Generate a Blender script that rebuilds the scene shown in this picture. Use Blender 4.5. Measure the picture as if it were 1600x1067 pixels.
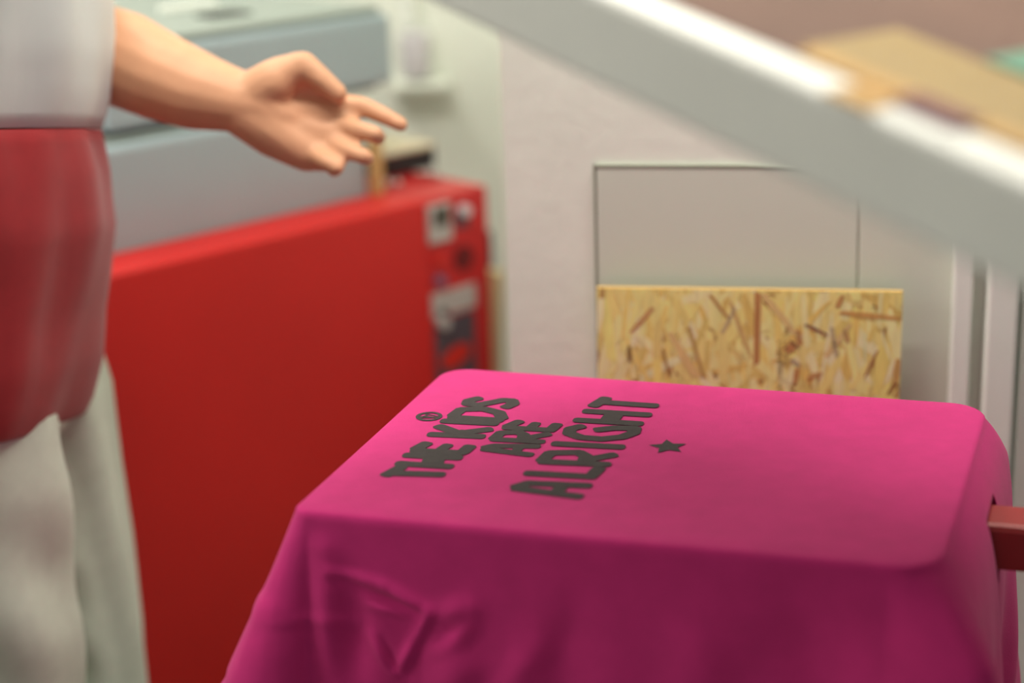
import bpy, bmesh, math, random
from mathutils import Vector, Matrix
random.seed(7)
C = bpy.context.scene.collection
for o in list(bpy.data.objects): bpy.data.objects.remove(o)

# ------------------------------------------------------------------ camera
F_PX, PITCH, ROLL, CAMZ = 2850.0, math.radians(17.5), 0.032, 1.46
_f = Vector((0, math.cos(PITCH), -math.sin(PITCH)))
_u0 = Vector((0, math.sin(PITCH), math.cos(PITCH)))
_r0 = Vector((1, 0, 0))
_r = _r0*math.cos(ROLL) - _u0*math.sin(ROLL)
_u = _u0*math.cos(ROLL) + _r0*math.sin(ROLL)
CAM = Vector((0, 0, CAMZ))
cam = bpy.data.cameras.new('camera'); camo = bpy.data.objects.new('camera', cam); C.objects.link(camo)
M = Matrix.Identity(4)
for i in range(3):
    M[i][0] = _r[i]; M[i][1] = _u[i]; M[i][2] = -_f[i]; M[i][3] = CAM[i]
camo.matrix_world = M
cam.sensor_width = 36; cam.lens = F_PX/1600*36; cam.clip_start = .02
cam.dof.use_dof = True; cam.dof.focus_distance = 1.675; cam.dof.aperture_fstop = (cam.lens/1000)/.037
bpy.context.scene.camera = camo

# ------------------------------------------------------------------ light
sc = bpy.context.scene
sc.view_settings.view_transform = 'Standard'; sc.view_settings.look = 'None'
sc.view_settings.gamma = 1; sc.view_settings.use_curve_mapping = False
sc.view_settings.exposure = -0.3
W = bpy.data.worlds.new('world'); sc.world = W; W.use_nodes = True
W.node_tree.nodes['Background'].inputs[0].default_value = (.97, .98, .94, 1)
W.node_tree.nodes['Background'].inputs[1].default_value = .34
def area(name, loc, target, sx, sy, power, col):
    l = bpy.data.lights.new(name, 'AREA'); l.shape = 'RECTANGLE'; l.size = sx; l.size_y = sy
    l.energy = power; l.color = col
    o = bpy.data.objects.new(name, l); C.objects.link(o); o.location = loc
    o.rotation_euler = (Vector(target)-Vector(loc)).to_track_quat('-Z', 'Y').to_euler()
    return o
area('tube_light_wall', (.35, 1.55, 2.64), (.35, 1.6, 0), 1.3, .1, 34, (1, .96, .88))
area('machine_fill_light', (-.55, 1.45, 2.64), (-.5, 1.8, 0), .9, .1, 17, (1, .96, .88))  # added fill, no tube known here: brightens the red machine face and the person
area('tube_light_alcove', (-.9, 2.75, 2.64), (-.7, 2.8, 0), 1.2, .1, 19, (1, .96, .88))
area('frame_fill_light', (-2.4, 1.3, 2.1), (.2, 1.2, 1.2), 1.0, .8, 22, (1, .97, .92))  # added unseen area light from the left for the screen frame's side, no window

# ------------------------------------------------------------------ pixel helpers (photo 1600x1067 -> points in the room)
def ray(u, v): return (u-800)*_r - (v-533.5)*_u + F_PX*_f
def pz(u, v, z): return CAM + ray(u, v)*(z/F_PX)
def ph(u, v, h):
    d = ray(u, v); return CAM + d*((h-CAMZ)/d.z)
def py(u, v, y):
    d = ray(u, v); return CAM + d*(y/d.y)
def pplane(u, v, p, n):
    d = ray(u, v); return CAM + d*((p-CAM).dot(n)/d.dot(n))

# ------------------------------------------------------------------ materials
def s2l(c):
    return tuple((x/255/12.92 if x/255 <= .04045 else ((x/255+.055)/1.055)**2.4) for x in c)
def mat(name, rgb, rough=.6, metal=0, noise=0, scale=20, bump=0, bscale=200, spec=.5, sheen=0, coat=0):
    m = bpy.data.materials.new(name); m.use_nodes = True
    nt = m.node_tree; b = nt.nodes['Principled BSDF']
    c = s2l(rgb)
    b.inputs['Roughness'].default_value = rough; b.inputs['Metallic'].default_value = metal
    b.inputs['Specular IOR Level'].default_value = spec
    b.inputs['Sheen Weight'].default_value = sheen
    b.inputs['Coat Weight'].default_value = coat
    tc = nt.nodes.new('ShaderNodeTexCoord')
    n = nt.nodes.new('ShaderNodeTexNoise'); n.inputs['Scale'].default_value = scale; n.inputs['Detail'].default_value = 4
    nt.links.new(tc.outputs['Object'], n.inputs['Vector'])
    r = nt.nodes.new('ShaderNodeValToRGB')
    k = max(noise, .02)
    r.color_ramp.elements[0].position = .3; r.color_ramp.elements[1].position = .7
    r.color_ramp.elements[0].color = tuple(x*(1-k) for x in c)+(1,)
    r.color_ramp.elements[1].color = tuple(min(1, x*(1+k)) for x in c)+(1,)
    nt.links.new(n.outputs['Fac'], r.inputs['Fac']); nt.links.new(r.outputs['Color'], b.inputs['Base Color'])
    if bump:
        n2 = nt.nodes.new('ShaderNodeTexNoise'); n2.inputs['Scale'].default_value = bscale
        nt.links.new(tc.outputs['Object'], n2.inputs['Vector'])
        bp = nt.nodes.new('ShaderNodeBump'); bp.inputs['Strength'].default_value = bump; bp.inputs['Distance'].default_value = .002
        nt.links.new(n2.outputs['Fac'], bp.inputs['Height']); nt.links.new(bp.outputs['Normal'], b.inputs['Normal'])
    return m
def attr_mat(name, rough=.6, spec=.3):
    m = bpy.data.materials.new(name); m.use_nodes = True
    nt = m.node_tree; b = nt.nodes['Principled BSDF']; b.inputs['Roughness'].default_value = rough
    b.inputs['Specular IOR Level'].default_value = spec
    a = nt.nodes.new('ShaderNodeAttribute'); a.attribute_name = 'Col'
    w = nt.nodes.new('ShaderNodeTexNoise'); w.inputs['Scale'].default_value = 300
    tc = nt.nodes.new('ShaderNodeTexCoord'); mp = nt.nodes.new('ShaderNodeMapping')
    mp.inputs['Scale'].default_value = (1, 1, .12)
    nt.links.new(tc.outputs['Object'], mp.inputs['Vector']); nt.links.new(mp.outputs['Vector'], w.inputs['Vector'])
    mx = nt.nodes.new('ShaderNodeMix'); mx.data_type = 'RGBA'; mx.blend_type = 'MULTIPLY'; mx.inputs['Factor'].default_value = .35
    nt.links.new(a.outputs['Color'], mx.inputs['A']); nt.links.new(w.outputs['Color'], mx.inputs['B'])
    r = nt.nodes.new('ShaderNodeMix'); r.data_type = 'RGBA'
    bw = nt.nodes.new('ShaderNodeMath'); bw.operation = 'MULTIPLY_ADD'; bw.inputs[1].default_value = .5; bw.inputs[2].default_value = .75
    nt.links.new(w.outputs['Fac'], bw.inputs[0])
    vm = nt.nodes.new('ShaderNodeVectorMath'); vm.operation = 'SCALE'
    nt.links.new(a.outputs['Color'], vm.inputs[0]); nt.links.new(bw.outputs[0], vm.inputs['Scale'])
    nt.links.new(vm.outputs[0], b.inputs['Base Color'])
    return m
MT = dict(
    wall=mat('painted_wall', (246, 250, 238), .7, bump=.2, bscale=60),
    panel=mat('grey_wall_board', (220, 226, 212), .7, noise=.03, scale=3),
    trim=mat('white_gloss_trim', (250, 254, 246), .5),
    seam=mat('dark_seam', (160, 164, 146), .8),
    floor=mat('floor', (95, 92, 82), .6, noise=.2),
    ceiling=mat('ceiling_paint', (225, 222, 214), .8),
    pink=mat('pink_cotton', (207, 50, 124), .9, noise=.05, scale=40, bump=.25, bscale=900, spec=.15, sheen=.1),
    ink=mat('charcoal_ink', (64, 58, 58), .8, noise=.12, scale=300, spec=.3),
    platen=mat('platen_board', (150, 120, 90), .6),
    redmetal=mat('red_powder_coat', (208, 26, 22), .5, noise=.04, scale=5, spec=.5),
    redtop=mat('red_powder_coat_top', (205, 36, 38), .4, spec=.5),
    arm=mat('red_press_paint', (160, 42, 42), .4),
    greymetal=mat('grey_machine_paint', (162, 178, 184), .5, noise=.03, scale=4),
    palegrey=mat('pale_machine_lid', (150, 160, 154), .5),
    darkgap=mat('dark_rubber', (58, 60, 58), .8),
    black=mat('black_plastic', (38, 30, 34), .5),
    cream=mat('cream_card', (226, 214, 186), .7),
    chrome=mat('chrome', (220, 215, 215), .15, metal=1),
    white=mat('white_plastic', (214, 210, 214), .5),
    silver=mat('label_silver', (190, 190, 186), .5),
    slate=mat('slate_plate', (84, 78, 88), .6),
    screen=mat('display_glass', (70, 72, 62), .3),
    orange=mat('red_sticker', (215, 40, 28), .5),
    wood=mat('pale_wood', (196, 164, 106), .7, noise=.15, scale=30),
    paper=mat('cream_paper', (240, 230, 178), .8),
    frame=mat('frame_aluminium', (226, 226, 220), .5, metal=0, noise=.02),
    mesh=mat('screen_mesh_brown', (104, 76, 64), .8, noise=.1, scale=8),
    tape=mat('yellow_tape', (146, 118, 62), .5, noise=.05, scale=20),
    brown=mat('brown_tape', (176, 132, 60), .5),
    teal=mat('teal_emulsion', (84, 132, 108), .6),
    purple=mat('purple_ink', (96, 30, 48), .6),
    skin=mat('skin', (216, 160, 124), .55, noise=.06, scale=25, bump=.1, bscale=300, spec=.4),
    tee_white=mat('white_jersey', (212, 218, 216), .9, sheen=.2),
    tee_red=mat('red_jersey', (150, 26, 32), .9, sheen=.2, noise=.05, scale=60),
    trousers=mat('sage_cotton', (198, 212, 194), .9, sheen=.2, noise=.04, scale=50),
    hair=mat('brown_hair', (70, 48, 34), .7), eye=mat('eye', (60, 50, 45), .3),
    osb=attr_mat('strand_board'), stamp=mat('stamp_ink', (148, 122, 84), .8),
)

# ------------------------------------------------------------------ object helpers
def tag(o, label=None, cat=None, group=None, kind=None):
    if label: o['label'] = label
    if cat: o['category'] = cat
    if group: o['group'] = group
    if kind: o['kind'] = kind
    return o
def thing(name, loc, label, cat, group=None):
    o = bpy.data.objects.new(name, None); C.objects.link(o); o.location = loc; o.empty_display_size = .05
    return tag(o, label, cat, group)
def link(name, me, m, parent=None, smooth=False):
    o = bpy.data.objects.new(name, me); C.objects.link(o)
    if m: me.materials.append(m)
    if smooth:
        for p in me.polygons: p.use_smooth = True
    if parent:
        o.parent = parent
        if parent.parent is None: o.location = -parent.location
    return o
def mo(name, vs, fs, m, parent=None, smooth=False):
    me = bpy.data.meshes.new(name); me.from_pydata([tuple(v) for v in vs], [], fs); me.update()
    bm = bmesh.new(); bm.from_mesh(me); bmesh.ops.recalc_face_normals(bm, faces=bm.faces); bm.to_mesh(me); bm.free()
    return link(name, me, m, parent, smooth)
def bevel(o, w=.003, seg=2):
    b = o.modifiers.new('bevel', 'BEVEL'); b.width = w; b.segments = seg; b.limit_method = 'ANGLE'; return o
BF = [(0, 3, 2, 1), (4, 5, 6, 7), (0, 1, 5, 4), (1, 2, 6, 5), (2, 3, 7, 6), (3, 0, 4, 7)]
def obox(name, o, a, b, c, m, parent=None, bev=.003):
    o = Vector(o); a = Vector(a); b = Vector(b); c = Vector(c)
    vs = [o, o+a, o+a+b, o+b]; vs += [v+c for v in vs]
    ob = mo(name, vs, BF, m, parent)
    if bev: bevel(ob, bev)
    return ob
def abox(name, x0, x1, y0, y1, z0, z1, m, parent=None, bev=0):
    return obox(name, (x0, y0, z0), (x1-x0, 0, 0), (0, y1-y0, 0), (0, 0, z1-z0), m, parent, bev)
def prism(name, poly, z0, z1, m, parent=None, bev=0):
    n = len(poly); vs = [(p[0], p[1], z0) for p in poly]+[(p[0], p[1], z1) for p in poly]
    fs = [tuple(range(n)), tuple(range(n, 2*n))]+[(i, (i+1) % n, n+(i+1) % n, n+i) for i in range(n)]
    ob = mo(name, vs, fs, m, parent)
    if bev: bevel(ob, bev)
    return ob
def cyl(name, p, axis, r, h, m, parent=None, n=24, r2=None):
    p = Vector(p); ax = Vector(axis).normalized(); t = ax.orthogonal().normalized(); s = ax.cross(t)
    r2 = r if r2 is None else r2; vs = []
    for k, rr in ((0, r), (h, r2)):
        for i in range(n):
            a = 2*math.pi*i/n; vs.append(p+ax*k+(t*math.cos(a)+s*math.sin(a))*rr)
    fs = [tuple(range(n)), tuple(range(n, 2*n))]+[(i, (i+1) % n, n+(i+1) % n, n+i) for i in range(n)]
    o = mo(name, vs, fs, m, parent); bevel(o, min(r, h)*.15); return o

# ------------------------------------------------------------------ the room
WYAW = math.radians(9.5)
wx = Vector((math.cos(WYAW), -math.sin(WYAW), 0)); wn = Vector((-math.sin(WYAW), -math.cos(WYAW), 0)); WZ = Vector((0, 0, 1))
WP = Vector((.25, 1.90, 0))                                # a point on the white wall behind the press
YR = 3.35                                                  # back of the alcove
def pw(u, v, off=0): return pplane(u, v, WP+wn*off, wn)
def wbox(name, xa, xb, off, z0, z1, m, parent=None, bev=0, back=.0005):
    """box standing off the wall; xa, xb measured along the wall from WP"""
    return obox(name, WP+wx*xa+wn*back+WZ*z0, wx*(xb-xa), wn*(off-back), (0, 0, z1-z0), m, parent, bev)
def wa(u, v, off=0): return (pw(u, v, off)-WP).dot(wx)
def S(o): return tag(o, kind='structure')
xc = pw(789, 330)
S(abox('floor', -3, 3, -1.2, YR+.1, -.05, 0, MT['floor']))
S(abox('ceiling', -3, 3, -1.2, YR+.1, 2.7, 2.75, MT['ceiling']))
e2 = xc+wx*2.9
S(prism('wall_back', [(xc.x, xc.y), (e2.x, e2.y), (e2.x, YR+.1), (xc.x, YR+.1)], 0, 2.7, MT['wall'], None, .004))
S(abox('wall_alcove', -3, xc.x, YR, YR+.1, 0, 2.7, MT['wall']))
S(abox('wall_left', -3.1, -3, -1.2, YR+.1, 0, 2.7, MT['wall']))
ta, tb, tc = wa(932, 300, .004), wa(1341, 400, .004), wa(1486, 500, .004); tz = pw(932, 262, .004).z
S(wbox('trim_7', ta-.003, tc, .0046, tz+.0003, tz+.003, MT['seam']))
S(wbox('trim_1', ta, tb-.001, .004, .05, tz, MT['panel'], None, .0015))
S(wbox('trim_2', tb+.001, tc, .004, .05, tz, MT['panel'], None, .0015))
S(wbox('trim_3', ta-.003, ta-.0008, .004, .05, tz+.003, MT['seam']))
S(wbox('trim_4', wa(1487, 520, .03), wa(1518, 520, .03), .03, .05, 1.25, MT['trim'], None, .003))
S(wbox('trim_5', wa(1541, 520, .04), wa(1590, 520, .04), .04, .05, 1.25, MT['trim'], None, .004))
S(wbox('trim_6', wa(1596, 520, .02), wa(1596, 520, .02)+.5, .02, .3, 1.25, MT['trim'], None, .003))

# switch box and shelf on the alcove wall
t = thing('socket_box', py(650, 100, YR), 'white plastic box on the alcove wall right of the grey machine hood', 'electrical box')
a = py(628, 125, YR-.05); b = py(668, 52, YR-.05)
abox('box_body', a.x, b.x, YR-.05, YR, a.z, b.z, MT['white'], t, .008)
abox('box_cover', a.x+.006, b.x-.006, YR-.057, YR-.0495, a.z+.008, b.z-.03, MT['white'], t, .003)
a = py(612, 133, YR-.07); b = py(700, 128, YR-.07)
o = abox('wall_ledge', a.x, b.x, YR-.07, YR, a.z-.012, a.z, MT['wall'], None, .002)
tag(o, 'small pale ledge on the alcove wall below the white plastic box', 'ledge')
a = py(640, 45, YR-.02)
o = cyl('cable_conduit', (a.x, YR-.012, a.z+.005), (0, 0, 1), .011, 2.69-a.z, MT['trim'])
tag(o, 'pale vertical conduit rising from the white plastic box', 'pipe')

# ------------------------------------------------------------------ strand board leaning on the wall
OFB = .035
a_ = pw(932, 450, OFB); b_ = pw(1411, 458, OFB)
XA, XB, ZA = (a_-WP).dot(wx), (b_-WP).dot(wx), a_.z
print('OSB top', a_.z, b_.z)
osb = thing('strand_board', WP+wx*((XA+XB)/2)+wn*OFB, 'offcut of golden oriented strand board standing against the grey wall boards behind the pink shirt', 'board')
body = wbox('board', XA, XB, OFB, 0, ZA, MT['osb'], osb, 0, OFB-.009)
PAL = [(214, 178, 104), (224, 192, 122), (206, 166, 92), (232, 204, 138), (196, 150, 78), (222, 186, 116), (236, 212, 152), (210, 172, 104), (190, 140, 72), (218, 190, 130), (186, 120, 62), (200, 186, 150)]
vs = []; fs = []; cols = []
def flake(cx, cz, ang, L, w, col, lift):
    n0 = len(vs); ca, sa = math.cos(ang), math.sin(ang)
    pts = [(-L/2, -w/2*random.uniform(.3, 1)), (-L/2*random.uniform(.8, 1), w/2*random.uniform(.5, 1)), (0, w/2*random.uniform(.8, 1.1)), (L/2*random.uniform(.8, 1), w/2*random.uniform(.3, 1)),
           (L/2, -w/2*random.uniform(.2, 1)), (0, -w/2*random.uniform(.8, 1.1))]
    for x, y in pts:
        X_ = min(max(cx+x*ca-y*sa, XA), XB); Z_ = min(max(cz+x*sa+y*ca, .0), ZA)
        vs.append(tuple(WP+wx*X_+wn*(OFB+lift)+WZ*Z_))
    fs.append(tuple(range(n0+5, n0-1, -1))); cols.append(s2l(tuple(.7*q+.3*r_ for q, r_ in zip(col, (255, 232, 160)))))
N = 1900
for i in range(N):
    z = ZA-random.random()**1.3*.55
    ang = random.gauss(math.pi/2, .42) if random.random() < .8 else random.uniform(0, math.pi)
    k = random.random()
    col = random.choice(PAL[:8]) if k < .94 else random.choice(PAL)
    j = random.uniform(.9, 1.06)
    flake(random.uniform(XA, XB), z, ang, random.uniform(.02, .085), random.uniform(.003, .015), tuple(min(255, q*j*f_) for q, f_ in zip(col, (1.22, 1.38, 1.36))), .0002+.0008*i/N)
def fpx(u0, v0, u1, v1, wpx, col):
    P = pw(u0, v0, OFB); Q = pw(u1, v1, OFB); px_, qx_ = (P-WP).dot(wx), (Q-WP).dot(wx)
    flake((px_+qx_)/2, (P.z+Q.z)/2, math.atan2(Q.z-P.z, qx_-px_), (Q-P).length, wpx*1.9/F_PX*1.05, col, .0011+.00002*len(vs)/6e3)
for q in [(1184, 455, 1182, 570, 11, (176, 108, 60)), (1257, 506, 1293, 523, 6, (110, 60, 58)), (1234, 532, 1249, 545, 4, (104, 56, 50)), (1226, 548, 1244, 535, 13, (182, 112, 66)),
          (1310, 487, 1411, 498, 9, (204, 146, 74)), (1246, 575, 1242, 600, 9, (186, 116, 64)), (1140, 470, 1175, 560, 8, (206, 170, 104)), (1108, 458, 1140, 500, 6, (180, 130, 70)),
          (1150, 478, 1128, 520, 7, (190, 176, 140)), (1247, 515, 1250, 540, 9, (184, 116, 70)), (1290, 558, 1330, 505, 12, (230, 200, 138)), (1298, 510, 1308, 560, 9, (184, 170, 140)),
          (1350, 590, 1372, 545, 5, (160, 108, 62)), (983, 540, 984, 565, 8, (120, 86, 46)), (1020, 480, 985, 520, 8, (196, 140, 90)), (1045, 520, 1090, 590, 14, (226, 194, 130)),
          (1076, 510, 1100, 590, 6, (176, 138, 74)), (1308, 480, 1316, 460, 8, (190, 128, 72)), (1190, 455, 1250, 530, 10, (228, 198, 132)), (1405, 560, 1398, 600, 12, (196, 146, 80)),
          (1236, 560, 1250, 572, 8, (172, 160, 136)), (1318, 515, 1326, 535, 8, (186, 140, 90)), (1036, 545, 1046, 590, 5, (160, 118, 60)), (1260, 590, 1285, 582, 9, (190, 132, 78))]:
    fpx(*q)
me = bpy.data.meshes.new('strands'); me.from_pydata(vs, [], fs); me.update()
ca = me.color_attributes.new('Col', 'FLOAT_COLOR', 'CORNER')
for p in me.polygons:
    for li in p.loop_indices: ca.data[li].color = cols[p.index]+(1,)
st = link('wood_strands', me, MT['osb'], osb)
bme = body.data; ca = bme.color_attributes.new('Col', 'FLOAT_COLOR', 'CORNER')
for d in ca.data: d.color = s2l((206, 170, 104))+(1,)
def text_mesh(name, s, size, m, parent, mtx, bold=0):
    cu = bpy.data.curves.new(name, 'FONT'); cu.body = s; cu.size = size; cu.offset = bold
    t = bpy.data.objects.new(name, cu); C.objects.link(t)
    dg = bpy.context.evaluated_depsgraph_get(); dg.update()
    me = bpy.data.meshes.new_from_object(t.evaluated_get(dg)); bpy.data.objects.remove(t)
    me.transform(mtx); return link(name, me, m, parent)
def vtext(s, u, v, hpx, lift=.0016):
    P = pw(u, v, OFB+lift); k = hpx*1.9/F_PX*1.4
    m = Matrix.Translation(P) @ Matrix.Rotation(-WYAW, 4, 'Z') @ Matrix.Rotation(math.pi/2, 4, 'X') @ Matrix.Rotation(math.pi/2, 4, 'Z')
    return text_mesh('stamped_text', s, k, MT['stamp'], osb, m)
vtext('SW 1338668 8821.T', 1221, 612, 7.5)
vtext('0338   4.21', 1230, 570, 6.5)
vtext('S', 1230, 597, 6.5)

# ------------------------------------------------------------------ press, platen, shirt
HT = CAMZ-.575
QP = [ph(450, 797, HT), ph(1474, 893, HT), ph(1547, 631, HT), ph(698, 572, HT)]   # front left, front right, back right, back left
ux = (QP[1]-QP[0]).normalized(); uy = (QP[3]-QP[0]).normalized()
RAD = [.016, .04, .035, .03]
def rounded(off=0., n=8):
    """ring of (point, outward normal, side) around the platen"""
    out = []
    for i in range(4):
        P = QP[i]; a = (QP[i-1]-P).normalized(); b = (QP[(i+1) % 4]-P).normalized()
        bis = (a+b).normalized(); ang = a.angle(b)/2; r = RAD[i]
        cen = P+bis*(r/math.sin(ang)); na = Vector((a.y, -a.x, 0)); nb = Vector((-b.y, b.x, 0))
        if na.dot(cen-P) > 0: na = -na
        if nb.dot(cen-P) > 0: nb = -nb
        for k in range(n+1):
            t = k/n; nn = (na*(1-t)+nb*t).normalized()
            out.append((cen+nn*(r+off), nn))
    return out
def resample(step, off=0):
    R = rounded(off); out = []; n = len(R)
    for i in range(n):
        p, a = R[i]; q, b = R[(i+1) % n]; d = (q-p).length; m = max(1, int(d/step))
        for k in range(m):
            t = k/m; out.append((p.lerp(q, t), a.lerp(b, t).normalized()))
    return out
press = thing('screen_printing_press', (1.25, 1.2, 0), 'screen printing press whose dark red arm reaches in from the right under the pink shirt', 'printing press')
pl = [p for p, n in resample(.05, -.004)]
prism('platen', [(p.x, p.y) for p in pl], HT-.022, HT-.003, MT['platen'], press)
mid = (QP[1]+QP[2])/2; cenp = sum(QP, Vector())/4
ad = (mid-cenp).normalized(); pn = Vector((-ad.y, ad.x, 0))
at = ph(1560, 790, HT-.03); armz = HT-.035
AW = .05
ao = cenp+ad*.02-pn*AW/2+pn*.02; ao.z = armz-.045
obox('press_arm', ao, ad*.95, pn*AW, (0, 0, .042), MT['arm'], press, .006)
obox('platen_bracket', cenp-ad*.1-pn*.05+Vector((0, 0, armz-.02-cenp.z)), ad*.2, pn*.1, (0, 0, .033), MT['arm'], press, .004)
ce = cenp+ad*1.0; cyl('press_column', (ce.x, ce.y, .0), (0, 0, 1), .07, armz+.05, MT['arm'], press)
cyl('press_hub', (ce.x, ce.y, armz-.06), (0, 0, 1), .16, .09, MT['arm'], press)
cyl('press_base', (ce.x, ce.y, 0), (0, 0, 1), .3, .03, MT['arm'], press)

# shirt
ring = resample(.0035)
NR = len(ring)
fl = QP[0]; fr = QP[1]; br = QP[2]; bl = QP[3]
fn = Vector((ux.y, -ux.x, 0))           # outward normal of the front side
def fpt(u, v):                           # pixel on the (leaning) front drape -> (along, drop)
    n = Vector((fn.x, fn.y, .10)).normalized(); P = pplane(u, v, fl, n)
    return ((P-fl).dot(ux), HT-P.z)
RIDGE = []
for a, b, amp, w in [((515, 882), (600, 905), .0045, .004), ((600, 905), (668, 945), .007, .005), ((560, 912), (655, 948), -.005, .004), ((575, 935), (640, 950), .0035, .004),
                     ((672, 945), (655, 985), .007, .005), ((655, 985), (622, 1045), .008, .005), ((672, 965), (632, 1045), -.006, .004), ((580, 985), (612, 1045), .005, .004), ((596, 990), (622, 1050), -.004, .003),
                     ((690, 950), (730, 935), .005, .008), ((740, 945), (700, 1000), .005, .01), ((690, 990), (720, 960), -.004, .006),
                     ((505, 850), (520, 1067), .008, .012), ((545, 900), (560, 1067), -.007, .014), ((840, 1000), (790, 1067), .004, .012), ((900, 940), (860, 1060), -.003, .014),
                     ((1100, 960), (1080, 1067), .004, .03), ((1250, 930), (1260, 1067), -.004, .03), ((740, 1067), (700, 1010), .006, .02)]:
    RIDGE.append((fpt(*a), fpt(*b), amp, w))
def segd(p, a, b):
    ax, ay = a; bx, by = b; dx, dy = bx-ax, by-ay; L = dx*dx+dy*dy
    t = max(0, min(1, ((p[0]-ax)*dx+(p[1]-ay)*dy)/L)); return math.hypot(p[0]-ax-t*dx, p[1]-ay-t*dy), t
def sm(x, a, b):
    t = max(0, min(1, (x-a)/(b-a))); return t*t*(3-2*t)
W1 = (fr-fl).length; L1 = (bl-fl).length
def drape(p, n, d, s):
    al = (p-fl).dot(ux)/W1; ac = (p-fl).dot(uy)/L1         # 0..1 along front, 0..1 front to back
    wf = max(0, n.dot(fn)); wl = max(0, -n.dot(ux)); wr = max(0, n.dot(ux)); wb = max(0, -n.dot(fn))
    corner = (1-max(wf, wl, wr, wb))/.29                           # bigger on the rounded corners
    o = wf*.10*d + wl*.42*d + wb*.06*d + wr*(.026*(1-math.exp(-d/.03)) + .02*d)
    o += wf*.030*sm(al, .8, 1)*sm(d, 0, .12)
    if al > .5 and ac < .5: o += corner*.75*min(d, .055)
    elif al > .5: o += corner*.5*min(d, .04)
    else: o += corner*.01*sm(d, 0, .12)
    # soft hanging folds
    k = sm(d, .03, .25)
    o += k*.010*math.sin(s*38+1.3*math.sin(d*11))*(wl*.4+wb*.4+wr*.7+wf*.35) + k*.004*math.sin(s*91+d*9)
    q = n*o
    if wf > .5:
        P = ((p-fl).dot(ux), d); e = 0
        for a, b, amp, w in RIDGE:
            dd, t = segd(P, a, b); e += amp*math.exp(-(dd/w)**2)*(.35+.65*math.sin(math.pi*min(max(t, .06), .94)))
        q += n*e*.8
        # creases across the left end
    if wl > .5: q += n*(.0018*math.exp(-((d-.075-.05*ac)/.006)**2)-.0018*math.exp(-((d-.15+.02*ac)/.006)**2))
    if wf > .3 and (p-fl).dot(ux) < .06: q += n*(.0012*math.exp(-((d-.085)/.005)**2))
    return q
DM = .36; steps = []
prof = [(-.006, .0), (-.003, .0006), (-.0012, .0022), (0, .0055)]
vs = []; fs = []
NI = 10
cen2 = sum(QP, Vector())/4
rings = []
for k in range(NI):                       # inner rings of the top
    f = k/NI
    if k == 0: continue
    rings.append([(cen2.lerp(p-n*.006, f)) for p, n in ring])
for o_, d_ in prof: rings.append([p+n*o_-Vector((0, 0, d_)) for p, n in ring])
ss = []; s = 0
for i, (p, n) in enumerate(ring): ss.append(s); s += (ring[(i+1) % NR][0]-p).length
nd = 100
for k in range(1, nd+1):
    d = .0055+(DM-.0055)*(k/nd)
    rings.append([p+drape(p, n, d-.0055, ss[i])-Vector((0, 0, d)) for i, (p, n) in enumerate(ring)])
for r in rings: vs += r
for k in range(len(rings)-1):
    for i in range(NR):
        j = (i+1) % NR; f = (k*NR+i, (k+1)*NR+i, (k+1)*NR+j, k*NR+j)
        c = sum((vs[q] for q in f), Vector())/4; e = c-(ao+pn*AW/2)
        if k > NI+4 and e.dot(ad) > .1 and abs(e.dot(pn)) < AW/2+.006 and -.006 < c.z-ao.z < .047: continue
        fs.append(f)
vs.append(Vector((cen2.x, cen2.y, HT))); c0 = len(vs)-1
fs += [(c0, i, (i+1) % NR) for i in range(NR)]
me = bpy.data.meshes.new('shirt_cloth'); me.from_pydata([tuple(v) for v in vs], [], fs); me.update()
bm = bmesh.new(); bm.from_mesh(me); bmesh.ops.recalc_face_normals(bm, faces=bm.faces)
bm.normal_update()
if sum(f.normal.z for f in bm.faces if f.calc_center_median().z > HT-.001) < 0: bmesh.ops.reverse_faces(bm, faces=bm.faces)
bm.to_mesh(me); bm.free()
shirt = thing('printed_t_shirt', (cen2.x, cen2.y, HT), 'bright pink t-shirt with dark block lettering stretched over the press platen', 't-shirt')
sh = link('shirt_cloth', me, MT['pink'], shirt, True)
sd = sh.modifiers.new('s', 'SOLIDIFY'); sd.thickness = .0008; sd.offset = -1

def strokes(name, segs, width, conv, lift=.0006, closed=()):
    """flat ink marks on the shirt: thick round-ended strokes"""
    vs = []; fs = []
    for si, sg in enumerate(segs):
        w = width
        if isinstance(sg, tuple): sg, w = sg
        P = [conv(*q) for q in sg]; P = [Vector((p.x, p.y)) for p in P]
        z = HT+lift+.00002*si
        for a, b in zip(P, P[1:]):
            d = (b-a).normalized() if (b-a).length > 1e-6 else Vector((1, 0)); n = Vector((-d.y, d.x))*w/2
            poly = []
            for k in range(9):
                t = math.pi*k/8; poly.append(b+n*math.copysign(abs(math.cos(t))**.7, math.cos(t))+d*.0042*math.sin(t))
            for k in range(9):
                t = math.pi*k/8; poly.append(a-n*math.copysign(abs(math.cos(t))**.7, math.cos(t))-d*.0042*math.sin(t))
            n0 = len(vs); vs += [(q.x, q.y, z) for q in poly]; fs.append(tuple(range(n0, n0+18)))
            z += .000003
    me = bpy.data.meshes.new(name); me.from_pydata(vs, [], fs); me.update()
    return link(name, me, MT['ink'], shirt)
c2 = lambda x, y: ph(580+x/5, 610+y/5, HT)
c3 = lambda x, y: ph(780+x/5, 610+y/5, HT)
W_ = .0124
strokes('printed_word', [[(118, 664), (232, 604)], [(185, 650), (545, 660)],
    [(220, 574), (610, 598)], [(280, 509), (680, 530)], ([(470, 588), (500, 520)], .020),
    [(338, 473), (715, 492)], [(350, 462), (432, 418)], ([(525, 480), (596, 434)], .011), [(715, 488), (770, 442)]], W_, c2)
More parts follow.
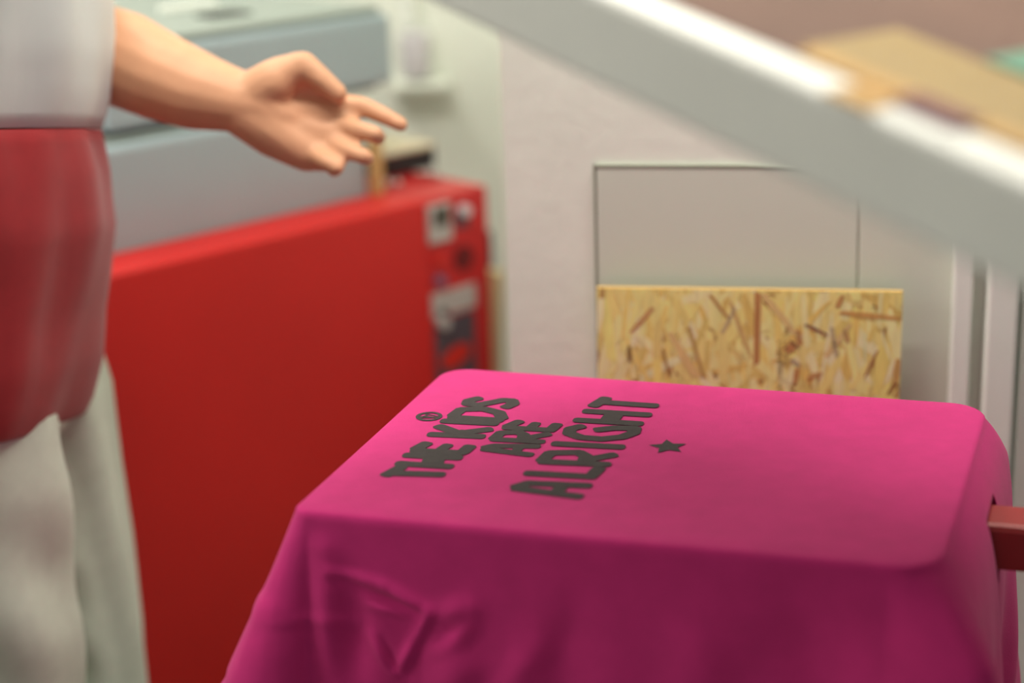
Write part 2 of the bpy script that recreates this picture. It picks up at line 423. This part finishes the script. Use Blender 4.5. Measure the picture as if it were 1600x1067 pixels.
strokes('printed_word', [[(470, 346), (860, 363)], [(530, 284), (680, 338)], [(690, 336), (920, 308)], ([(640, 345), (720, 330)], .014),
    [(572, 242), (965, 262)], [(630, 213), (1005, 236)], [(640, 200), (705, 152), (880, 148), (1000, 178), (1022, 222)],
    [(838, 66), (762, 84), (752, 108), (830, 118), (930, 100), (1030, 80), (1100, 84), (1110, 108), (1052, 134)]], W_, c2)
strokes('printed_word', [[(890, 462), (1235, 505)], [(895, 450), (960, 436), (1290, 440)], ([(1130, 480), (1160, 445)], .009),
    [(960, 386), (1325, 404)], [(960, 380), (1015, 334), (1150, 330), (1195, 352), (1180, 385)], [(1210, 378), (1375, 346)],
    [(1055, 294), (1410, 314)], [(1065, 285), (1155, 248)], ([(1235, 304), (1285, 264)], .010), [(1405, 310), (1450, 272)]], .0112, c2)
strokes('printed_word', [[(130, 768), (620, 832)], [(130, 758), (230, 728), (690, 748)], ([(465, 780), (500, 745)], .012),
    [(225, 650), (730, 678)], [(720, 672), (780, 614)],
    [(335, 560), (840, 582)], [(335, 552), (400, 492), (620, 488), (680, 520), (660, 560)], [(690, 545), (890, 508)],
    [(440, 420), (950, 446)],
    [(640, 285), (555, 305), (545, 340), (640, 372), (800, 384), (960, 368), (1050, 335), (1060, 300), (900, 298), (770, 312)],
    [(610, 236), (1095, 264)], [(682, 166), (1160, 195)], ([(860, 240), (900, 190)], .018),
    [(738, 124), (832, 66)], [(800, 96), (1215, 124)]], .0124, c3)
# star
sc_ = c3(1320, 442); poly = []
ang0 = math.atan2(uy.y, uy.x)
for k in range(10):
    r = .0175 if k % 2 == 0 else .0085
    a = ang0+math.pi/2+k*math.pi/5; poly.append((sc_.x+r*math.cos(a), sc_.y+r*math.sin(a), HT+.0006))
poly = [poly[i] for i in range(10)]
me = bpy.data.meshes.new('printed_star'); me.from_pydata(poly+[(sc_.x, sc_.y, HT+.0006)], [], [(10, i, (i+1) % 10) for i in range(10)]); me.update()
link('printed_star', me, MT['ink'], shirt)
# round emblem with a gap and two small hooks
ec = c2(452, 206); seg = []
ang0 = math.atan2(-ux.y, -ux.x)
def er(r, a): a = ang0+a; return Vector((ec.x+r*math.cos(a), ec.y+r*math.sin(a), HT))
ringp = [er(.0105, math.radians(t)) for t in range(20, 371, 14)]
idc = lambda *q: q[0]
seg = [([(p,) for p in ringp], .0034), ([(er(.006, 1.0),), (er(.0055, 2.6),)], .0018), ([(er(.006, -1.0),), (er(.0055, -2.6),)], .0018), ([(er(.002, 1.6),), (er(.006, 0.4),), (er(.004, -.6),)], .0018),
       ([(er(.001, 1.6),), (er(.0065, 3.0),)], .0018)]
strokes('printed_emblem', seg, .003, idc)

# ------------------------------------------------------------------ red and grey machine on the left
HM = CAMZ-.62
P1 = ph(150, 435, HM); P2 = ph(668, 312, HM); P3 = ph(738, 284, HM)
d1 = (P2-P1).normalized(); d3 = Vector((-d1.y, d1.x, 0))
endL = (P3-P2).dot(d1)
mach = thing('curing_machine', (P1.x, P1.y, 0), 'large red and grey printing machine with grey hood standing behind the person', 'machine')
Z = lambda p, z: Vector((p.x, p.y, z))
T1 = .10
start = P1-d1*.05
Lf = (P2-start).dot(d1)
obox('front_cover', Z(start, .04), d1*Lf, d3*T1, (0, 0, HM-.04), MT['redmetal'], mach, .006)
cf = P2+d3*.006+d1*.001
cab = obox('control_cabinet', Z(cf, .04), d1*endL, d3*(T1-.006), (0, 0, HM-.0415), MT['redtop'], mach, .004)
# the grey body and hood
gb = start+d3*(T1+.003)
gtop = None
PR = pplane(577, 300, gb, d3); LB = (PR-gb).dot(d1)
q = pplane(312, 206, gb, d3); GT = q.z
obox('machine_body', Z(gb, .04), d1*LB, d3*.55, (0, 0, GT-.04), MT['greymetal'], mach, .008)
hb = gb+d3*.015
HR = pplane(615, 100, hb, d3); HL = (HR-hb).dot(d1)
hbot = pplane(600, 133, hb, d3).z; htop = pplane(590, 23, hb, d3).z
obox('body_deck', Z(gb+d3*.02, GT+.0005), d1*(LB-.02), d3*.5, (0, 0, .008), MT['palegrey'], mach, .002)
hl0 = .16
hood = obox('machine_hood', Z(hb+d1*hl0, max(hbot, GT+.012)), d1*(HL-hl0), d3*.5, (0, 0, htop-max(hbot, GT+.012)), MT['greymetal'], mach, .01)
obox('hood_gasket', Z(hb+d1*(hl0+.01)+d3*.02, GT+.0085), d1*(HL-hl0-.03), d3*.4, (0, 0, .004), MT['darkgap'], mach, 0)
obox('hood_lid', Z(hb+d1*(hl0+.005)+d3*.008, htop+.0005), d1*(HL-hl0-.02), d3*.48, (0, 0, .012), MT['palegrey'], mach, .004)
s1 = ph(335, 30, htop+.0126); s2 = ph(395, 22, htop+.0126)
obox('lid_slot', Z(s1, htop+.0126), s2-s1, d3*.05, (0, 0, .004), MT['darkgap'], mach, .001)
s1 = ph(205, 60, htop+.0126)
for uu, vv in ((255, 22),):
    s1 = ph(uu, vv, htop+.0126); obox('lid_rib', Z(s1, htop+.0126), d1*.10, d3*.012, (0, 0, .012), MT['trim'], mach, .002)
obox('rear_ledge', Z(gb+d1*(LB+.003), .04), d1*((P2-gb).dot(d1)+endL-LB-.003), d3*.24, (0, 0, HM-.0415), MT['redtop'], mach, .004)
# controls on the right end of the red face
def plate(name, u0, v0, u1, v1, m, parent, th=.006, lift=0):
    c_ = cf-d3*lift
    a = pplane(u0, v1, c_, d3); b = pplane(u1, v1, c_, d3); t_ = pplane((u0+u1)/2, v0, c_, d3)
    L = (b-a).dot(d1); o_ = Z(a, min(a.z, b.z)+.0)
    return obox(name, o_-d3*th, d1*L, d3*(th+.0003), (0, 0, t_.z-o_.z-.0), m, parent, .0015)
g = plate('gauge_housing', 667, 318, 702, 372, MT['silver'], cab, .008)
plate('gauge_window', 673, 322, 697, 349, MT['screen'], cab, .0095)
plate('selector_plate', 712, 324, 730, 352, MT['slate'], cab, .004)
kp = pplane(721, 328, cf, d3); cyl('selector_knob', kp, -d3, .009, .015, MT['white'], cab)
kp = pplane(723, 402, cf, d3); cyl('round_vent', kp, -d3, .020, .004, mat('dark_red_dial', (110, 14, 18), .6), cab)
kp = pplane(684, 406, cf, d3); cyl('indicator_lamp', kp, -d3, .009, .01, MT['orange'], cab)
kp = pplane(684, 438, cf, d3); cyl('push_button', kp, -d3, .009, .012, mat('mauve_button', (130, 96, 124), .4), cab)
plate('label_strip', 674, 450, 743, 478, MT['silver'], cab, .003)
plate('slate_panel', 682, 492, 744, 592, MT['slate'], cab, .003)
kp = pplane(688, 503, cf, d3); cyl('isolator_switch', kp, -d3, .010, .015, MT['silver'], cab)
kp = pplane(690, 487, cf, d3); cyl('isolator_cap', kp, -d3, .006, .010, MT['darkgap'], cab)
# oval red sticker
kp = pplane(712, 556, cf-d3*.004, d3); vs = []
for k in range(28):
    t_ = 2*math.pi*k/28; x = .032*math.cos(t_); y = .017*math.sin(t_); r_ = math.radians(14)
    vs.append(kp-d3*.0006+d1*(x*math.cos(r_)-y*math.sin(r_))+Vector((0, 0, x*math.sin(r_)+y*math.cos(r_))))
mo('oval_sticker', vs+[v-d3*.001 for v in vs], [tuple(range(28)), tuple(range(55, 27, -1))]+[(i, (i+1) % 28, 28+(i+1) % 28, 28+i) for i in range(28)], MT['orange'], cab)
# black case on top, its cream lid and the little studs
bx = ph(607, 279, HM)
L_ = (ph(674, 261, HM)-bx).dot(d1)
case = thing('black_case', (bx.x, bx.y, HM), 'small black case with cream top standing on the right end of the red machine', 'box')
ptop = pplane(640, 238, bx, d3).z
obox('case_body', Z(bx, HM+.001), d1*L_, d3*.07, (0, 0, ptop-HM-.001), MT['black'], case, .003)
bq = bx-d1*.012-d3*.004
ct = pplane(640, 231, bq, d3).z
obox('case_lid', Z(bq, ptop+.0003), d1*(L_+.012), d3*.13, (0, 0, max(.008, (ct-ptop)*.7)), MT['cream'], case, .003)
for i, (uu, vv, w_) in enumerate([(605, 290, 'left of the pair before the black case'), (621, 290, 'right of the pair before the black case'), (668, 273, 'left of the pair beside the black case'), (683, 277, 'right of the pair beside the black case')]):
    p = ph(uu, vv+3, HM); bm = bmesh.new(); bmesh.ops.create_uvsphere(bm, u_segments=16, v_segments=10, radius=.0062, matrix=Matrix.Translation((p.x, p.y, HM+.0064)))
    for v in bm.verts:
        if v.co.z < HM+.0015: v.co.z = HM+.001
    me = bpy.data.meshes.new('metal_stud'); bm.to_mesh(me); bm.free()
    o = link('metal_stud', me, MT['chrome'], None, True)
    tag(o, 'tiny shiny stud on the red machine top, '+w_, 'stud', 'metal studs on the red machine')
p = ph(588, 306, HM)
o = obox('wooden_batten', Z(p, HM+.0005), d1*.017, d3*.014, (0, 0, pplane(588, 213, p, d3).z-HM), MT['wood'], None, .001)
tag(o, 'thin upright yellow wooden batten beside the black case on the red machine', 'batten')

# things leaning behind the machine
p = pplane(762, 500, P3+d1*.03, Vector((0, 1, 0)))
yq = p.y
a = py(753, 422, yq); b = py(786, 430, yq); c = py(776, 575, yq); d = py(757, 575, yq)
k = (a.z-c.z); ext = c.z/k
def low(t_, b_): return Vector((b_.x+(b_.x-t_.x)*ext*.3, b_.y, 0.0))
vs = [a, b, low(b, c), low(a, d)]; vs += [v+Vector((0, .03, 0)) for v in vs]
o = mo('cardboard_tube', vs, BF, MT['paper']); bevel(o, .008, 3)
tag(o, 'tapering cream cardboard piece standing upright right of the red machine', 'cardboard')
a = py(754, 365, yq+.08); b = py(770, 420, yq+.08)
o = abox('dark_board', a.x, b.x, yq+.08, yq+.1, 0, a.z, MT['darkgap'], None, .002)
tag(o, 'narrow dark board standing behind the cream cardboard piece', 'board')

# ------------------------------------------------------------------ raised screen at the upper right
R_ = pz(1600, 462, .90); L_ = pz(650, -5, 1.25)
bdir = (L_-R_).normalized(); n2 = Vector((-bdir.y, bdir.x, 0)).normalized()
if n2.x < 0: n2 = -n2
upv = n2.cross(bdir).normalized()
if upv.z < 0: upv = -upv
BH, BWD = .056, .034; LEN = 1.05; WID = .46
O = R_-bdir*.30
scr = thing('printing_screen', O, 'raised pale grey printing screen frame with taped mesh slanting across the upper right corner', 'screen frame')
def fr_(s_, w_, h_): return O+bdir*s_+n2*w_+upv*h_
for (s0, w0, ls, lw) in [(0, 0, LEN, BWD), (0, WID-BWD, LEN, BWD), (0, BWD, BWD, WID-2*BWD), (LEN-BWD, BWD, BWD, WID-2*BWD)]:
    obox('frame_bar', fr_(s0, w0, 0), bdir*ls, n2*lw, upv*BH, MT['frame'], scr, .005)
obox('screen_mesh', fr_(BWD, BWD, BH-.002), bdir*(LEN-2*BWD), n2*(WID-2*BWD), upv*.001, MT['mesh'], scr, 0)
nb = upv
def on(u, v, h_):
    q = pplane(u, v, fr_(0, 0, h_), nb); e = q-O; return e.dot(bdir), e.dot(n2)
def patch(name, u0, v0, u1, v1, w0, w1, h_, m, th=.0008):
    sa = on(u0, v0, h_)[0]; sb = on(u1, v1, h_)[0]; s0, s1 = min(sa, sb), max(sa, sb)
    return obox(name, fr_(s0, w0, h_), bdir*(s1-s0), n2*(w1-w0), upv*th, m, scr, 0)
sT = on(1335, 150, BH)[0]
H2 = BH+.0005
obox('yellow_tape', fr_(.0, BWD+.012, H2), bdir*.51, n2*.084, upv*.001, MT['tape'], scr, 0)
obox('edge_tape', fr_(.0, BWD-.004, H2+.0012), bdir*.50, n2*.018, upv*.0006, MT['brown'], scr, 0)
obox('brown_tape', fr_(sT-.020, -.0008, BH), bdir*.032, n2*(BWD+.003), upv*.001, MT['brown'], scr, 0)
obox('emulsion_patch', fr_(.05, BWD+.102, H2), bdir*.40, n2*.16, upv*.001, MT['teal'], scr, 0)
obox('ink_stain', fr_(.375, .020, H2+.0022), bdir*.045, n2*.022, upv*.001, MT['purple'], scr, 0)
# hinge clamp carrying the screen from the press column
obox('screen_clamp', fr_(-.06, .15, .0), bdir*.07, n2*.16, upv*.07, MT['arm'], scr, .005)

cc = fr_(-.03, .23, .03); ct_ = Vector((ce.x, ce.y, armz+.045)); tp = Vector((ce.x, ce.y, cc.z))
dv = (tp-cc); sd_ = Vector((-dv.y, dv.x, 0)).normalized()*.03
e_ = dv.normalized()
obox('screen_support_arm', cc-sd_/2, dv-e_*.034, sd_, (0, 0, .025), MT['arm'], scr, .003)
cyl('support_post', ct_, (0, 0, 1), .03, cc.z+.03-ct_.z, MT['arm'], press)

# ------------------------------------------------------------------ the person
YP = 1.93
pe = None
parts = []   # (points, radii) chains fused into one continuous body
def X(u, v, z): return pz(u, v, z)
ZP = 2.02
bx_ = X(182, 300, ZP).x-.125
base = Vector((bx_, YP-.02, 0))
hipz = .90
sho_l = Vector((bx_+.0, YP+.17, 1.36)); sho_r = Vector((bx_, YP-.19, 1.36))
elb_l = X(110, 55, 2.08); wri_l = X(378, 160, 2.0)
chains = []
chains.append([(Vector((bx_-.03, YP, .88)), .09), (Vector((bx_-.02, YP, 1.05)), .10), (Vector((bx_-.01, YP, 1.25)), .12), (Vector((bx_-.01, YP, 1.36)), .105), (Vector((bx_, YP, 1.47)), .055), (Vector((bx_+.01, YP, 1.55)), .052)])
chains.append([(Vector((bx_-.03, YP-.08, .9)), .085), (Vector((bx_-.03, YP+.08, .9)), .085)])
chains.append([(Vector((bx_, YP-.1, 1.32)), .10), (Vector((bx_, YP+.1, 1.32)), .10)])
# head
chains.append([(Vector((bx_+.01, YP, 1.63)), .088), (Vector((bx_-.005, YP, 1.69)), .095)])
chains.append([(Vector((bx_+.05, YP, 1.58)), .055), (Vector((bx_+.065, YP, 1.56)), .035)])
chains.append([(Vector((bx_+.095, YP, 1.655)), .010), (Vector((bx_+.115, YP, 1.622)), .014)])
for s_ in (-1, 1): chains.append([(Vector((bx_, YP+s_*.088, 1.645)), .018), (Vector((bx_-.005, YP+s_*.094, 1.615)), .014)])
chains.append([(Vector((bx_+.09, YP-.02, 1.585)), .010), (Vector((bx_+.09, YP+.02, 1.585)), .010)])
for s_ in (-1, 1): chains.append([(Vector((bx_, YP+s_*.15, 1.34)), .06), (Vector((bx_, YP+s_*.18, 1.34)), .045)])
# legs: the far (left) leg a little forward
farx = bx_+.04; nearx = bx_-.06
chains.append([(Vector((bx_-.02, YP+.1, .86)), .08), (Vector((farx-.02, YP+.10, .48)), .058), (Vector((farx, YP+.11, .09)), .042), (Vector((farx+.06, YP+.11, .04)), .04), (Vector((farx+.15, YP+.12, .03)), .03)])
chains.append([(Vector((bx_-.05, YP-.1, .86)), .08), (Vector((nearx-.02, YP-.10, .48)), .058), (Vector((nearx-.01, YP-.11, .09)), .042), (Vector((nearx+.05, YP-.11, .04)), .04), (Vector((nearx+.14, YP-.12, .03)), .03)])
# arms
chains.append([(sho_l, .055), (elb_l.lerp(sho_l, .5), .05), (elb_l, .047), (X(190, 92, 2.07), .0555), (X(250, 120, 2.04), .050), (X(310, 143, 2.02), .044), (wri_l+Vector((0, 0, 0)), .0335)])
er_ = sho_r+Vector((-.23, .0, -.20)); wr_ = er_+Vector((-.10, .06, -.22))
chains.append([(sho_r, .050), (er_, .043), (wr_, .028), (wr_+Vector((.01, .01, -.05)), .03), (wr_+Vector((.01, .01, -.09)), .03)])
for k in range(4):
    b0 = wr_+Vector((.035-.02*k, .01, -.1)); chains.append([(b0, .0105), (b0+Vector((.004, .006, -.04)), .0095), (b0+Vector((.0, .02, -.07+.005*abs(k-1))), .008)])
chains.append([(wr_+Vector((.03, .0, -.04)), .014), (wr_+Vector((.055, .015, -.07)), .011), (wr_+Vector((.055, .025, -.1)), .009)])
# the open left hand, palm to the camera, thumb up
H = lambda u, v, dz=0: X(u, v, 2.0+dz)
def hc(pts): chains.append([(H(*p[:3]), p[3]) for p in pts])
hc([(378, 160, 0, .034), (405, 165, .003, .034), (440, 185, .008, .032)])
hc([(385, 175, 0, .030), (430, 205, .005, .030), (480, 235, .004, .024), (505, 245, -.002, .017)])         # heel and little-finger side
hc([(420, 165, .008, .030), (480, 180, .012, .026), (530, 180, .010, .020)])                                  # palm to index knuckle
hc([(420, 150, .014, .026), (480, 160, .018, .018), (520, 168, .014, .016)])
hc([(430, 190, .010, .028), (490, 208, .010, .026), (530, 210, .004, .018)])
hc([(395, 150, -.004, .028), (430, 128, -.012, .026), (465, 104, -.018, .0165)])                               # thumb ball
hc([(440, 118, -.014, .022), (474, 101, -.020, .0150), (500, 122, -.022, .0130), (528, 146, -.020, .0110)])     # thumb
hc([(455, 128, .004, .020), (500, 148, .008, .016), (530, 160, .010, .013)])                                    # web between thumb and palm
hc([(530, 165, .008, .0135), (566, 166, .004, .0112), (600, 181, -.002, .0098), (627, 195, -.006, .0082)])       # index
hc([(530, 192, .004, .0135), (560, 203, -.016, .0105), (586, 210, -.026, .0095), (592, 215, -.016, .0085)])      # middle
hc([(515, 220, .0, .0130), (545, 236, -.020, .0100), (570, 245, -.028, .0090), (575, 248, -.018, .0080)])         # ring
hc([(488, 238, -.004, .0130), (508, 252, -.022, .0098), (526, 262, -.026, .0088), (522, 266, -.014, .0080)])       # little
def capsules(chs):
    bm = bmesh.new()
    for ch in chs:
        for (p, r), (q, s_) in zip(ch, ch[1:]):
            d = q-p; L = d.length; ax = d.normalized() if L > 1e-6 else Vector((0, 0, 1)); t_ = ax.orthogonal().normalized(); b_ = ax.cross(t_)
            rows = []; n = 14
            for k in range(5): a_ = -math.pi/2+math.pi/2*k/4; rows.append((r*math.sin(a_), r*math.cos(a_)))
            for k in range(5): a_ = math.pi/2*k/4; rows.append((L+s_*math.sin(a_), s_*math.cos(a_)))
            prev = None; first = None
            for (h, rr) in rows:
                if rr < 1e-5: cur = [bm.verts.new(p+ax*h)]
                else: cur = [bm.verts.new(p+ax*h+(t_*math.cos(2*math.pi*i/n)+b_*math.sin(2*math.pi*i/n))*rr) for i in range(n)]
                if prev:
                    if len(prev) == 1:
                        for i in range(n): bm.faces.new((prev[0], cur[(i+1) % n], cur[i]))
                    elif len(cur) == 1:
                        for i in range(n): bm.faces.new((prev[i], prev[(i+1) % n], cur[0]))
                    else:
                        for i in range(n): bm.faces.new((prev[i], prev[(i+1) % n], cur[(i+1) % n], cur[i]))
                prev = cur
    bmesh.ops.recalc_face_normals(bm, faces=bm.faces)
    me = bpy.data.meshes.new('c'); bm.to_mesh(me); bm.free(); return me
me = capsules(chains)
tmp = bpy.data.objects.new('tmp', me); C.objects.link(tmp)
rm = tmp.modifiers.new('r', 'REMESH'); rm.mode = 'VOXEL'; rm.voxel_size = .0036
smd = tmp.modifiers.new('s', 'SMOOTH'); smd.factor = .6; smd.iterations = 4
dg = bpy.context.evaluated_depsgraph_get(); dg.update()
bme = bpy.data.meshes.new_from_object(tmp.evaluated_get(dg)); bpy.data.objects.remove(tmp)
person = thing('person', base, 'person in a white and red colour-block t-shirt and sage trousers holding out an open hand', 'person')
bme.materials.clear(); bodyo = link('body', bme, MT['skin'], person, True)
def loft(name, secs, m, parent, n=72, fold=None, tilt=0, th=.003):
    """secs: (cx, cy, z, rx, ry); fold(angle, z) -> extra radius"""
    vs = []; fs = []
    dense = []
    for i in range(len(secs)-1):
        a, b = secs[i], secs[i+1]; m_ = max(1, int(abs(a[2]-b[2])/.012))
        for k in range(m_):
            t = k/m_; dense.append(tuple(x*(1-t)+y*t for x, y in zip(a, b)))
    dense.append(secs[-1])
    for (cx, cy, z, rx, ry) in dense:
        for i in range(n):
            t = 2*math.pi*i/n; c_, s_ = math.cos(t), math.sin(t); e = fold(t, z) if fold else 0
            pw = .85
            x = math.copysign(abs(c_)**pw, c_)*(rx+e); y = math.copysign(abs(s_)**pw, s_)*(ry+e)
            vs.append(Vector((cx+x, cy+y, z-tilt*y)))
    for k in range(len(dense)-1):
        for i in range(n):
            j = (i+1) % n; fs.append((k*n+i, k*n+j, (k+1)*n+j, (k+1)*n+i))
    o = mo(name, vs, fs, m, parent, True)
    sd = o.modifiers.new('s', 'SOLIDIFY'); sd.thickness = th; sd.offset = 1
    return o
zs = lambda v, u=160: X(u, v, ZP).z
def sec(u, v, dx, ry, back=None):
    P = X(u, v, ZP); front = P.x; bk = bx_-.15 if back is None else back
    return ((front+bk)/2, YP, P.z, (front-bk)/2, ry)
zseam = zs(181)
up = [(bx_+.0, YP, 1.43, .06, .085), (bx_-.0, YP, 1.41, .10, .19), (bx_, YP, 1.34, .135, .215), sec(188, -60, 0, .2), sec(184, 60, 0, .195), sec(174, 130, 0, .19), sec(160, 178, 0, .19)]
lowr = [sec(160, 182, 0, .19), sec(172, 250, 0, .195), sec(177, 340, 0, .2), sec(163, 420, 0, .2), sec(150, 480, 0, .205), sec(141, 560, 0, .21), sec(122, 630, 0, .212), sec(112, 652, 0, .21), sec(108, 660, 0, .208)]
f1 = lambda t, z: .0035*math.sin(t*7+z*9)+.0025*math.sin(t*13-z*14)
tee = loft('t_shirt', up, MT['tee_white'], person, fold=f1, tilt=.2); tee['label'] = 'white upper part of the colour-block t-shirt'
t2 = loft('t_shirt_lower_panel', lowr, MT['tee_red'], tee, fold=f1, tilt=.2); t2['label'] = 'red lower panel of the t-shirt'
# sleeves
def sleeve(a, b, ra, rb):
    n = 24; ax = (b-a).normalized(); t_ = ax.orthogonal().normalized(); s_ = ax.cross(t_); vs = []; fs = []
    for k in range(9):
        c_ = a.lerp(b, k/8); r = ra+(rb-ra)*k/8+.002*math.sin(k*2)
        vs += [c_+(t_*math.cos(2*math.pi*i/n)+s_*math.sin(2*math.pi*i/n))*r for i in range(n)]
    for k in range(8):
        for i in range(n): fs.append((k*n+i, k*n+(i+1) % n, (k+1)*n+(i+1) % n, (k+1)*n+i))
    o = mo('sleeve', vs, fs, MT['tee_white'], tee, True); sd = o.modifiers.new('s', 'SOLIDIFY'); sd.thickness = .002
sleeve(sho_l+Vector((0, -.04, .02)), elb_l.lerp(sho_l, .35), .078, .072)
sleeve(sho_r+Vector((.06, .03, .05)), sho_r.lerp(er_, .7), .078, .072)
# trousers
Zn, Zf = 1.90, 2.12
def leg(pts, back, cy, z, fold):
    s_ = []
    for (u, v), bk in zip(pts, back):
        P = X(u, v, z); P.x -= .014; s_.append(((P.x+bk)/2, cy, P.z, (P.x-bk)/2, min(.09, (P.x-bk)/2)))
    P = s_[-1]; s_.append((P[0], cy, .09, P[3]*.85, P[4]*.85))
    return s_
g1 = lambda t, z: .003*math.sin(z*38+t*3)+.005*math.sin(t*5+z*10)
g2 = lambda t, z: .008*math.sin(z*60+t*2)*max(0, math.sin(t+4.2))+.004*math.sin(t*6+z*7)
tr = loft('trousers', [(bx_-.03, YP, 1.0, .10, .165), (bx_-.035, YP, .92, .108, .172), (bx_-.04, YP, .84, .11, .175), (bx_-.04, YP, .78, .10, .165)], MT['trousers'], person, fold=None)
loft('trouser_leg', leg([(120, 430), (146, 490), (176, 620), (185, 760), (198, 900), (208, 1067)], [bx_-.10, bx_-.10, bx_-.09, bx_-.06, bx_-.05, bx_-.04], YP+.10, Zf, 0), MT['trousers'], tr, fold=g2)
loft('trouser_leg', leg([(62, 600), (84, 690), (90, 800), (86, 930), (96, 1067)], [bx_-.18, bx_-.19, bx_-.20, bx_-.2, bx_-.2], YP-.095, Zn, 0), MT['trousers'], tr, fold=g1)
# hair, eyes, shoes
bm = bmesh.new(); bmesh.ops.create_uvsphere(bm, u_segments=32, v_segments=20, radius=1)
bmesh.ops.delete(bm, geom=[v for v in bm.verts if v.co.z < -.25-.25*(-v.co.x) or (v.co.x > .35 and v.co.z < .45)], context='VERTS')
for v in bm.verts: v.co = Vector((bx_-.008+v.co.x*.112, YP+v.co.y*.104, 1.695+v.co.z*.112))*1
me = bpy.data.meshes.new('hair'); bm.to_mesh(me); bm.free(); o = link('hair', me, MT['hair'], person, True)
sd = o.modifiers.new('s', 'SOLIDIFY'); sd.thickness = .012
for s_ in (-1, 1):
    bm = bmesh.new(); bmesh.ops.create_uvsphere(bm, u_segments=12, v_segments=8, radius=.011, matrix=Matrix.Translation((bx_+.088, YP+s_*.03, 1.655)))
    me = bpy.data.meshes.new('eye'); bm.to_mesh(me); bm.free(); link('eye', me, MT['eye'], person, True)
for (xx, yy) in ((farx, YP+.115), (nearx, YP-.115)):
    sh_ = capsules([[(Vector((xx-.03, yy, .05)), .05), (Vector((xx+.08, yy, .045)), .045), (Vector((xx+.17, yy, .04)), .04)]])
    for v in sh_.vertices:
        if v.co.z < .003: v.co.z = .002
    link('shoe', sh_, MT['trim'], person, True)
